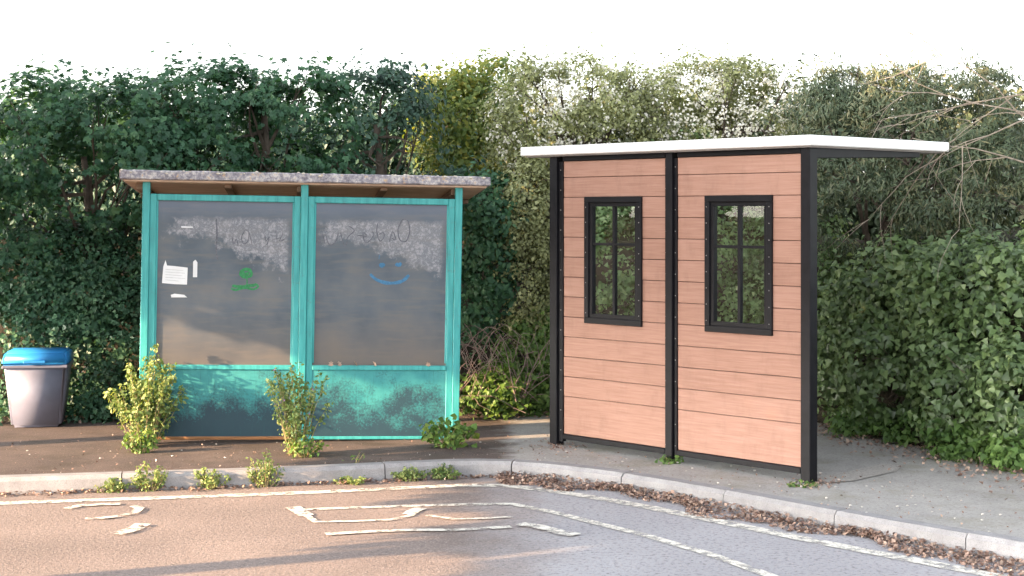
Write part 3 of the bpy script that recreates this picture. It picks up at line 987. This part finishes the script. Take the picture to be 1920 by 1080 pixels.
def plant(name, label, cat, base, blobs, n_clump, clump_r, per, size, kind, mat, trunk=True, singles=0, group=None, droop=0.6,
          limbs=16, bark='bark', extra=None, shell=(0.72, 1.05), flat=0.8, lean=(0, -0.25, 0.35), tr=0.07, spread=0.55, crown='crown', voids=0, vr=(0.08, 0.2), shoot=0.28):
    root = tag(empty(name, base), label, cat, group)
    P, Nn, C = sample_crown(blobs, n_clump, clump_r, per, lean=lean, shell=shell, flat=flat, spread=spread, shoot=shoot)
    tone = np.clip(0.5 * CT + 0.5 * rng.random(len(P)) + rng.normal(size=len(P)) * 0.08, 0, 1)
    sz = size * rng.uniform(0.5, 1.0, len(P)) * rng.uniform(0.9, 1.6, len(P))
    if voids:      # hollows between the boughs
        fr = C[np.argsort(C[:, 1])[:max(int(len(C) * 0.7), 1)]]
        k = np.ones(len(P), bool)
        for c in fr[rng.permutation(len(fr))[:voids]]:
            r = rng.uniform(*vr)
            k &= np.sum(((P - c) / np.array([1.25, 2.2, 1.0])) ** 2, axis=1) > r * r
        P, Nn, sz, tone = P[k], Nn[k], sz[k], tone[k]
    if singles:
        k = leaf_parts(P, Nn, sz, kind, mat, root, droop, singles)
        P, Nn, sz, tone = P[k], Nn[k], sz[k], tone[k]
    b = np.array(base)
    tag(link(crown, leaf_mesh(crown, P - b, Nn, sz, kind, droop, tone), mat, root), kind='stuff')
    if trunk:
        bm = bmesh.new()
        ctr = np.mean(np.array(blobs)[:, :3], axis=0) - b
        top = Vector(ctr) * 1.0; top.z = ctr[2] + 0.2
        mid = Vector((top.x * 0.4 + random.uniform(-.1, .1), top.y * 0.4, top.z * 0.5))
        add_tube(bm, [(0, 0, -0.1), (0.01, 0, 0.15), mid, top], [tr * 1.5, tr, tr * 0.8, tr * 0.4], 8)
        bm_obj('trunk', bm, M[bark], root, True)
        bm = bmesh.new()
        for c in C[rng.permutation(len(C))[:limbs]]:
            e = Vector(c - b)
            s0 = mid.lerp(top, random.uniform(-0.4, 1.0)) if top.z > 0.8 else Vector((0, 0, 0.1))
            q = s0.lerp(e, 0.5) + Vector((random.uniform(-.12, .12), random.uniform(-.12, .12), random.uniform(-0.1, 0.18)))
            add_tube(bm, [s0, q, e], [tr * 0.35, tr * 0.2, 0.004], 4, False)
            for _ in range(2):
                e2 = e + Vector((random.uniform(-.25, .25), random.uniform(-.25, .1), random.uniform(-.2, .25)))
                add_tube(bm, [q.lerp(e, 0.5), e.lerp(e2, 0.5), e2], [0.006, 0.004, 0.002], 3, False)
        tag(bm_obj('branches', bm, M[bark], root), kind='stuff')
    return root

def at(px, py, Y):
    return ((px - 960) / FPX * Y, Y, EYE - (py - HOR) / FPX * Y)
def blob(px, py, Y, rpx, rpy, ry):
    x, y, z = at(px, py, Y)
    return (x, y, z, rpx / FPX * Y, ry, rpy / FPX * Y)

# left: broad-leaved trees in shade
plant('maple_tree', 'dark green broad-leaved tree over the bin, left of the teal shelter', 'tree', (-3.9, 14.9, 0.4),
      [blob(60, 300, 14.5, 170, 150, .55), blob(220, 330, 14.5, 150, 160, .55), blob(20, 470, 14.6, 150, 110, .5), blob(230, 470, 14.6, 110, 90, .4), blob(110, 215, 14.9, 130, 70, .5), blob(300, 230, 14.9, 110, 90, .5)],
      520, 0.15, 36, 0.064, 'lobed', M['maple'], singles=300, voids=34)
plant('maple_tree', 'leafy green tree rising behind the left half of the teal shelter roof', 'tree', (-2.1, 15.2, 0.5),
      [blob(420, 250, 14.9, 140, 110, .5), blob(560, 240, 14.9, 110, 110, .5), blob(480, 340, 14.9, 200, 70, .4), blob(430, 185, 15.1, 90, 50, .4), blob(580, 190, 15.1, 70, 45, .4)],
      420, 0.15, 34, 0.066, 'lobed', M['maple'], singles=300, voids=36)
plant('dark_tree', 'dark blue-green tree with drooping sprays behind the teal shelter', 'tree', (-1.0, 15.4, 0.5),
      [blob(700, 260, 15.1, 110, 120, .5), blob(640, 320, 15.0, 70, 60, .4), blob(760, 330, 15.0, 120, 60, .4), blob(720, 180, 15.3, 90, 50, .4)],
      300, 0.15, 36, 0.055, 'oval', M['dark'], droop=1.2, voids=30)
plant('sun_tinted_tree', 'tree with leaves tinted yellow for sunlight, above the right end of the lichened roof', 'tree', (-0.25, 16.6, 0.7),
      [blob(860, 240, 16.2, 90, 90, .5), blob(930, 200, 16.3, 70, 90, .5), blob(870, 310, 16.1, 80, 50, .4), blob(850, 175, 16.4, 70, 45, .4)],
      300, 0.15, 34, 0.055, 'oval', M['sun_tinted'])
plant('laurel_bush', 'tall green bush just right of the teal shelter', 'bush', (-0.25, 14.75, 0.0),
      [blob(905, 400, 14.5, 55, 75, .35), blob(925, 480, 14.4, 45, 110, .35), blob(900, 560, 14.5, 50, 70, .3)],
      150, 0.13, 30, 0.058, 'oval', M['maple'], singles=120, tr=0.03)
# a second row of trees closes the view behind the hedge
for lb, bs, mt in (('shadowy tree behind the left end of the hedge', [blob(20, 340, 17.3, 230, 180, .5), blob(210, 330, 17.3, 200, 175, .5), blob(380, 330, 17.3, 190, 170, .5)], 'dark'),
                   ('shadowy tree behind the dark tree over the teal roof', [blob(540, 320, 17.6, 200, 165, .5), blob(700, 330, 17.6, 180, 170, .5), blob(850, 340, 17.6, 170, 180, .5)], 'dark'),
                   ('dark tree behind the pale blossoming trees', [blob(1000, 330, 17.5, 190, 165, .5), blob(1170, 330, 17.5, 190, 170, .5), blob(1330, 330, 17.5, 180, 165, .5)], 'olive'),
                   ('dark tree behind the yew', [blob(1500, 330, 16.8, 190, 170, .5), blob(1650, 330, 16.5, 180, 175, .5), blob(1800, 320, 16.3, 180, 180, .5), blob(1960, 330, 16, 180, 190, .5)], 'yew')):
    c0 = np.mean(np.array(bs)[:, :3], axis=0)
    plant('background_tree', lb, 'tree', (float(c0[0]), float(c0[1]) + 0.2, 1.2), bs, 620, 0.2, 46, 0.080, 'oval', M[mt], limbs=10, flat=1.0, shell=(0.45, 1.0), shoot=0.05)
# low ivy along the left
plant('ivy_hedge', 'dense small-leaved ivy hedge behind the bin', 'hedge', (-3.6, 14.6, 0.0),
      [blob(40, 640, 14.3, 190, 170, .35), blob(200, 640, 14.4, 130, 180, .35), blob(150, 520, 14.5, 200, 110, .35)],
      620, 0.11, 38, 0.042, 'ivy', M['ivy_small'], trunk=False, crown='foliage')
plant('ivy_hedge', 'ivy growing behind the teal shelter panels', 'hedge', (-1.8, 14.9, 0.0),
      [blob(420, 560, 14.6, 240, 230, .3), blob(720, 560, 14.6, 200, 230, .3)],
      260, 0.14, 26, 0.05, 'ivy', M['ivy_small'], trunk=False, crown='foliage')
# right: spring hedge, blossom trees, yew, ivy
plant('spring_hedge', 'pale spring-green hedge left of the timber shelter', 'hedge', (0.12, 14.75, 0.0),
      [blob(990, 400, 14.5, 60, 110, .35), blob(985, 530, 14.4, 55, 130, .3), blob(1040, 460, 14.6, 50, 150, .3)],
      330, 0.10, 36, 0.036, 'small', M['spring'], tr=0.03)
plant('ivy_hedge', 'mixed low ivy at the foot of the spring hedge', 'hedge', (0.15, 14.6, 0.0),
      [blob(985, 690, 14.35, 65, 100, .25), blob(1060, 680, 14.4, 60, 110, .25)],
      200, 0.10, 34, 0.042, 'ivy', M['cover'], trunk=False, crown='foliage')
def blossom(root, blobs, n, mat=M['petal'], s=0.022, per=7):
    P, Nn, _ = sample_crown(blobs, n, 0.05, per, shell=(0.9, 1.06), shoot=0.0)
    b = np.array(root.location)
    tag(link('blossom', leaf_mesh('blossom', P - b, Nn, s * rng.uniform(0.6, 1.3, len(P)), 'small'), mat, root), kind='stuff')
bl1 = [blob(1010, 230, 14.8, 100, 110, .5), blob(1130, 220, 14.8, 110, 100, .5), blob(1090, 168, 15, 110, 50, .4), blob(1180, 280, 14.8, 120, 60, .4)]
r1 = plant('blossom_tree', 'pale green blossoming tree over the left half of the white roof', 'tree', (0.6, 15.3, 0.5), bl1, 520, 0.12, 44, 0.036, 'small', M['spring'], voids=14)
blossom(r1, bl1, 520, s=0.032)
bl2 = [blob(1290, 220, 14.8, 110, 100, .5), blob(1410, 220, 14.6, 100, 95, .5), blob(1340, 168, 15, 110, 50, .4), blob(1350, 270, 14.7, 140, 50, .4)]
r2 = plant('blossom_tree', 'white-flecked blossoming tree over the middle of the white roof', 'tree', (1.85, 15.2, 0.5), bl2, 520, 0.12, 44, 0.036, 'small', M['spring'], voids=14)
blossom(r2, bl2, 700, s=0.032)
plant('yew_tree', 'dark yew with brownish needles above the right end of the white roof', 'tree', (3.0, 14.2, 0.3),
      [blob(1560, 220, 14.1, 90, 90, .5), blob(1680, 230, 13.7, 100, 100, .5), blob(1640, 350, 13.8, 130, 90, .5), blob(1800, 250, 13.4, 120, 130, .5), blob(1880, 370, 13.2, 110, 110, .5), blob(1750, 170, 13.8, 130, 55, .4), blob(1600, 175, 14.2, 80, 45, .4), blob(1600, 430, 14.0, 90, 60, .4), blob(1880, 470, 12.9, 90, 60, .4), blob(1760, 400, 13.4, 120, 60, .4)],
      760, 0.11, 64, 0.060, 'needle', M['yew'], voids=22, droop=1.0, flat=0.6, spread=0.6)
plant('ivy_hedge', 'shaded ivy bank seen through the shelter windows', 'hedge', (1.5, 14.6, 0.0),
      [blob(1150, 560, 14.5, 150, 240, .3), blob(1330, 540, 14.4, 150, 250, .3), blob(1480, 560, 14.2, 110, 240, .3)],
      700, 0.12, 36, 0.042, 'ivy', M['ivy_pale'], trunk=False, voids=4, vr=(0.05, 0.09), crown='foliage')
plant('ivy_bush', 'large glossy green ivy bush right of the timber shelter', 'bush', (3.1, 13.1, 0.0),
      [blob(1600, 640, 13.6, 70, 150, .3), blob(1700, 560, 13.1, 110, 110, .4), blob(1690, 700, 12.9, 110, 110, .35), blob(1800, 580, 12.5, 110, 130, .4), blob(1810, 720, 12.1, 110, 110, .3), blob(1910, 620, 12.0, 110, 170, .4), blob(1920, 760, 11.5, 90, 110, .3)],
      720, 0.12, 38, 0.057, 'ivy', M['ivy'], voids=12, vr=(0.06, 0.11), singles=300, trunk=True, tr=0.03, bark='bark', lean=(-0.15, -0.3, 0.4))
plant('ground_cover', 'bright green low leaves at the foot of the ivy bush', 'plant', (3.1, 12.6, 0.0),
      [blob(1640, 790, 13.0, 80, 24, .22), blob(1740, 805, 12.5, 80, 30, .22), blob(1830, 830, 11.8, 90, 36, .22), blob(1910, 850, 11.3, 70, 40, .22)],
      170, 0.09, 22, 0.048, 'ivy', M['cover'], trunk=False, crown='foliage', lean=(0, -0.2, 0.7))
plant('ground_cover', 'sunlit yellow-green weeds beside the right post of the teal shelter', 'plant', (-0.15, 14.2, 0.0),
      [blob(895, 735, 14.1, 45, 35, .25), blob(940, 730, 14.1, 45, 45, .25)],
      90, 0.09, 22, 0.045, 'ivy', M['weed_green'], trunk=False, crown='foliage', lean=(-0.2, -0.2, 0.6))
plant('ground_cover', 'low ivy creeping over the pavement edge by the bin', 'plant', (-3.5, 14.05, 0.0),
      [blob(150, 770, 13.95, 70, 26, .2), blob(215, 765, 14.0, 60, 26, .2), blob(30, 780, 13.8, 70, 26, .2)],
      90, 0.08, 22, 0.042, 'ivy', M['ivy_small'], trunk=False, crown='foliage', lean=(0, -0.2, 0.7))

def twigs(name, label, cat, base, paths, mat, group=None, part='stems'):
    root = tag(empty(name, base), label, cat, group)
    bm = bmesh.new()
    for pts, r in paths:
        pts = [Vector(p) - Vector(base) for p in pts]
        n = len(pts)
        add_tube(bm, pts, [r * (1 - 0.75 * i / (n - 1)) for i in range(n)], 5, False)
    bm_obj(part, bm, mat, root)
    return root
# dry bramble tangle between the shelters
paths = []
for k in range(80):
    x0, y0 = random.uniform(-0.75, 0.15), random.uniform(13.85, 14.3)
    dx = random.choice((-1, 1)) * random.uniform(0.25, 0.8); h = random.uniform(0.15, 0.85)
    pts = []
    for t in np.linspace(0, 1, 8):
        pts.append((x0 + dx * t + random.uniform(-.025, .025), y0 - 0.2 * t + random.uniform(-.03, .03), 0.25 * h + 0.75 * h * math.sin(t * 2.6) + random.uniform(-.02, .02)))
    paths.append((pts, random.uniform(0.003, 0.006)))
twigs('bramble', 'dry brown bramble tangle between the two shelters', 'bramble', (-0.2, 14.2, 0), paths, M['drytwig'])
# pale leafless branches over the right end of the white roof
def grow(p, d, L_, r, depth, out):
    pts = [Vector(p)]
    d = Vector(d).normalized()
    n = 5
    for i in range(n):
        d = (d + Vector((random.uniform(-.22, .22), random.uniform(-.2, .2), random.uniform(-.24, .2)))).normalized()
        pts.append(pts[-1] + d * L_ / n)
    out.append((pts, r))
    if depth:
        for k in range(3):
            i = random.randint(1, n)
            dd = (d + Vector((random.uniform(-.9, .9), random.uniform(-.5, .5), random.uniform(-.9, .7)))).normalized()
            grow(pts[i], dd, L_ * random.uniform(0.45, 0.7), r * 0.55, depth - 1, out)
out = []
tb = Vector((4.3, 12.0, 0.0))
out.append(([tb, tb + Vector((0, 0, 0.8)), tb + Vector((-0.05, 0, 1.7)), tb + Vector((-0.1, 0.05, 2.9))], 0.05))
for (z, L_, dz) in ((2.1, 1.3, 0.1), (2.35, 1.2, 0.15), (2.5, 1.2, 0.0), (2.75, 1.1, 0.0), (2.6, 1.2, -0.15)):
    grow(tb + Vector((-0.08, 0, z)), (-1, random.uniform(-0.15, 0.1), dz), L_, 0.009, 2, out)
twigs('bare_tree', 'pale leafless branches reaching over the right end of the white roof', 'tree', tuple(tb), out, M['twig'], part='branches')

# added unseen trees, crowns cut to shade the right and sun the left
def shade_tree(x, y0, y1, zlow, ztop, n, label, lowy=(0, 1), lowz=(1.27, 1.27)):
    root = tag(empty('added_shade_tree', (x - 0.9, (y0 + y1) / 2, -0.0)), label, 'tree', 'unseen trees added for shade')
    k = n * 3
    P = np.column_stack([rng.uniform(x - 1.6, x, k), rng.uniform(y0, y1, k), rng.uniform(zlow, ztop, k)])
    lim = np.interp(P[:, 1], lowy, lowz) + (x - P[:, 0]) * 0.28 + 0.16 * np.sin(P[:, 1] * 5.1) + 0.10 * np.sin(P[:, 1] * 13.0 + P[:, 0] * 4)
    top = ztop - 0.5 * np.abs(np.sin(P[:, 1] * 1.7)) - 0.3 * np.sin(P[:, 1] * 6)
    P = P[(P[:, 2] > lim) & (P[:, 2] < top)][:n]
    Nn = nrmz(rng.normal(size=(len(P), 3)) + np.array([0.5, 0, 0.3]))
    b = np.array(root.location)
    tag(link('crown', leaf_mesh('crown', P - b, Nn, 0.19 * rng.uniform(0.7, 1.3, len(P)), 'lobed'), M['maple'], root), kind='stuff')
    bm = bmesh.new()
    add_tube(bm, [(0, 0, -0.2), (0.02, 0, 1.0), (0.05, 0.1, 2.2), (0, 0, 4.0)], [0.16, 0.11, 0.09, 0.04], 9)
    bm_obj('trunk', bm, M['bark'], root, True)
shade_tree(-5.6, 9.4, 13.6, 1.2, 5.6, 13500, 'unseen leafy tree beyond the bin, added for its shade', (9.4, 9.95, 10.2, 12.0, 12.4, 13.6), (1.35, 1.38, 1.95, 1.9, 1.35, 1.3))
shade_tree(-5.2, 4.2, 9.5, 1.27, 5.6, 15000, 'unseen leafy tree over the road, left of the bin, added for its shade')

# ------------------------------------------------------------------ weeds
def weed(name, label, cat, x, y, z, h, nst, spread, lsize, per, mat, kind='small', flowers=0, lean=0.0, group=None, bushy=0.5):
    root = tag(empty(name, (x, y, z)), label, cat, group)
    bm = bmesh.new()
    P, Nn = [], []
    for s in range(nst):
        a = random.uniform(0, 2 * math.pi)
        rr = spread * math.sqrt(random.random())
        hh = h * random.uniform(0.45, 1.0) * (1 - 0.35 * rr / max(spread, 1e-3))
        tip = Vector((math.cos(a) * rr + lean * hh, math.sin(a) * rr * 0.6, hh))
        b0 = Vector((math.cos(a) * rr * 0.25, math.sin(a) * rr * 0.2, -0.01))
        q = b0.lerp(tip, 0.5) + Vector((random.uniform(-.02, .02), 0, 0.05 * hh))
        add_tube(bm, [b0, q, tip], [0.0045, 0.0032, 0.0012], 4, False)
        for k in range(per):
            t = random.random() ** bushy
            c = b0.lerp(q, t * 2) if t < 0.5 else q.lerp(tip, t * 2 - 1)
            o = Vector((random.gauss(0, 1), random.gauss(0, 1), random.gauss(0, 0.6))) * lsize * 0.75 * (1.35 - t * 0.7)
            P.append(c + o)
            Nn.append((o.normalized() * 0.5 + Vector((random.gauss(-0.1, .4), random.gauss(-0.25, .4), 0.45))).normalized())
    bm_obj('stems', bm, M['stem'], root)
    P = np.array([tuple(p) for p in P]); Nn = np.array([tuple(p) for p in Nn])
    P[:, 2] = np.maximum(P[:, 2], 0.004)
    tag(link('leaves', leaf_mesh('leaves', P, Nn, lsize * rng.uniform(0.6, 1.4, len(P)), kind, 0.1), mat, root), kind='stuff')
    if flowers:
        Pf = P[rng.choice(len(P), flowers)] + np.array([0, -0.02, 0.02])
        tag(link('flowers', leaf_mesh('flowers', Pf, np.tile([[0, -1, 0.2]], (flowers, 1)) * 1.0, np.full(flowers, 0.02), 'oval'), M['mauve'], root), kind='stuff')
    return root
x, y, _ = gpt(270, 838)
weed('tall_weed', 'tall bushy yellow-green weed at the left post of the teal shelter', 'weed', x, y, 0, 0.92, 42, 0.31, 0.033, 56, M['weed'], 'oval')
x, y, _ = gpt(262, 848)
weed('grass_tuft', 'bright green leafy clump under the tall weed by the left post', 'weed', x, y, 0, 0.22, 26, 0.14, 0.030, 14, M['weed_green'], 'oval')
x, y, _ = gpt(556, 852)
weed('tall_weed', 'tall spindly flowering weed in front of the middle post', 'weed', x, y, 0, 0.86, 36, 0.26, 0.028, 50, M['weed'], 'oval', flowers=7)
x, y, _ = gpt(570, 856)
weed('grass_tuft', 'low green clump at the foot of the spindly weed', 'weed', x, y, 0, 0.20, 18, 0.15, 0.028, 14, M['weed_green'], 'oval')
x, y, _ = gpt(842, 838)
weed('leafy_weed', 'low leafy green plant at the right post of the teal shelter', 'weed', x, y, 0, 0.27, 26, 0.26, 0.048, 11, M['weed_green'], 'ivy')
kerbweeds = [(222, 915, 0.11, 'first'), (288, 915, 0.24, ''), (408, 908, 0.18, ''), (505, 905, 0.30, ''), (765, 900, 0.11, ''), (832, 896, 0.13, ''), (660, 908, 0.06, '')]
klab = ['small tuft of weeds in the gutter nearest the bin', 'spiky tuft of weeds in the gutter below the left post', 'thin tuft of weeds in the gutter below the green graffiti',
        'tallest tuft of weeds in the gutter, left of the middle post', 'small yellow tuft in the gutter below the blue smile', 'dry little tuft in the gutter below the right post', 'tiny sprout in the gutter at the stepped kerb joint']
for (px, py, h, _), lb in zip(kerbweeds, klab):
    x, y, _ = gpt(px, py, -KH)
    y = min(y, float(kerb_y(x)) - 0.02)
    weed('gutter_weed', lb, 'weed', x, y, -KH, h, 22 if h > 0.1 else 10, 0.13, 0.022, 22, M['weed'], 'small', group='weeds along the kerb')
x, y, _ = gpt(668, 868)
weed('grass_sprout', 'small leaning grass sprout on top of the kerb joint', 'weed', x, y, 0, 0.10, 6, 0.05, 0.035, 3, M['weed_green'], 'needle', lean=0.5)
x, y, _ = gpt(1262, 868)
weed('leafy_weed', 'little round-leaved weed at the middle black post', 'weed', x, y, 0, 0.06, 12, 0.10, 0.030, 6, M['cover'], 'ivy')
x, y, _ = gpt(1508, 912)
weed('grass_tuft', 'sparse green tuft at the foot of the right black post', 'weed', x, y, 0, 0.05, 12, 0.13, 0.022, 8, M['cover'], 'small')

# ------------------------------------------------------------------ fallen leaves and grit
def litter(name, label, pts, zs, size, mat, kind='small', cat='leaves'):
    P = np.column_stack([pts, zs])
    Nn = nrmz(rng.normal(size=(len(P), 3)) * 0.45 + np.array([0, 0, 1.0]))
    o = link(name, leaf_mesh(name, P, Nn, size * rng.uniform(0.5, 1.4, len(P)), kind, 0), mat)
    tag(o, label, cat, kind='stuff')
def gutter(x0, x1, n, wmax, pw=1.5):
    X = rng.uniform(x0, x1, n)
    K = kerb_y(X); K2 = kerb_y(X + 0.02)
    tx, ty = 0.02 / np.hypot(0.02, K2 - K), (K2 - K) / np.hypot(0.02, K2 - K)
    o = wmax * rng.random(n) ** pw * (0.55 + 0.3 * np.sin(X * 5.3) + 0.25 * np.sin(X * 13.7 + 1) + 0.2 * rng.random(n)).clip(0.12, 1.2)
    return np.column_stack([X + ty * o, K - tx * o]), o
p, o = gutter(-0.1, 3.6, 5200, 0.30, 1.1)
litter('leaf_litter', 'brown fallen leaves heaped in the gutter before the timber shelter', p, -KH + 0.004 + 0.05 * np.clip(1 - o / 0.28, 0, 1) * rng.random(len(o)), 0.030, M['litter'])
p, o = gutter(-4.2, -0.1, 900, 0.14, 1.8)
litter('leaf_litter', 'thin line of brown leaves in the gutter before the teal shelter', p, -KH + 0.004 + 0.02 * rng.random(len(o)), 0.028, M['litter'])
def hedgefoot(x0, x1, n, wd):
    X = rng.uniform(x0, x1, n)
    sl_ = (hedge_y(X + 0.02) - hedge_y(X)) / 0.02
    d = wd * rng.normal(size=n) * 0.5
    nn = np.sqrt(1 + sl_ ** 2)
    return np.column_stack([X + sl_ / nn * d, hedge_y(X) - d / nn])
p = hedgefoot(2.0, 4.2, 2600, 0.55)
litter('leaf_litter', 'brown leaves under the ivy bush edge', p, 0.006 + 0.02 * rng.random(len(p)), 0.034, M['litter'])
p = hedgefoot(-4.8, 1.6, 2200, 0.35)
litter('leaf_litter', 'brown leaves along the hedge foot behind both shelters', p, 0.006 + 0.02 * rng.random(len(p)), 0.034, M['litter'])
def scatter(px0, px1, n, near=0.1, far=2.2):
    X = rng.uniform(px0, px1, n)
    return np.column_stack([X, kerb_y(X) + 0.16 + (far - near) * rng.random(n) ** 1.3])
p = scatter(-4, 3.8, 800)
litter('leaf_litter', 'loose leaf fragments scattered over the pavement', p, np.full(len(p), 0.006), 0.018, M['litter'])
p = np.concatenate([np.array(gpt(1042 + random.gauss(0, 30), 838 + random.gauss(0, 6))[:2])[None] for _ in range(150)] + [np.array(gpt(1520 + random.gauss(10, 30), 905 + random.gauss(0, 6))[:2])[None] for _ in range(160)])
litter('leaf_litter', 'brown leaf scraps gathered round the black post feet', p, np.full(len(p), 0.008), 0.024, M['litter'])
def grit(name, label, pts, z):
    bm = bmesh.new()
    for (x, y) in pts:
        r = random.uniform(0.003, 0.009)
        bmesh.ops.create_icosphere(bm, subdivisions=1, radius=r, matrix=Matrix.Translation((x, y, z + r * 0.3)) @ Matrix.Diagonal((1.3, 1, 0.55, 1)))
    tag(bm_obj(name, bm, M['pebble']), label, 'grit', kind='stuff')
grit('loose_grit', 'pale grit scattered on the grey pavement', [tuple(q) for q in scatter(0.1, 3.6, 90, 0.05, 1.6)], 0.004)
grit('loose_grit', 'pale grit on the dark pavement by the teal shelter', [tuple(q) for q in scatter(-4, 0, 18, 0.05, 1.4)], 0.004)
# autumn leaves lying on the ledge of the teal shelter
for i, px in enumerate((618, 634, 665, 700, 800)):
    u, z = pxu(px, 691)
    me_ = leaf_variants('lobed', M['litter'])[5 if i % 2 else 4]
    wp = Matrix.LocRotScale(T.location, T.rotation_euler, None) @ Vector((u, -0.004, 0.634))
    o = bpy.data.objects.new('fallen_leaf', me_)
    o.location = wp
    o.rotation_euler = (R(70), 0, R(40 * i))
    o.scale = (0.045, 0.045, 0.045)
    col.objects.link(o)
    tag(o, ['dry leaf at the left end of the right-hand ledge, by the spindly weed', 'dry leaf on the ledge, second from the middle post', 'dry leaf on the ledge, third from the middle post', 'dry leaf on the ledge below the blue smile', 'yellow star-shaped leaf on the ledge near the right teal post'][i], 'leaf', 'leaves on the ledge')
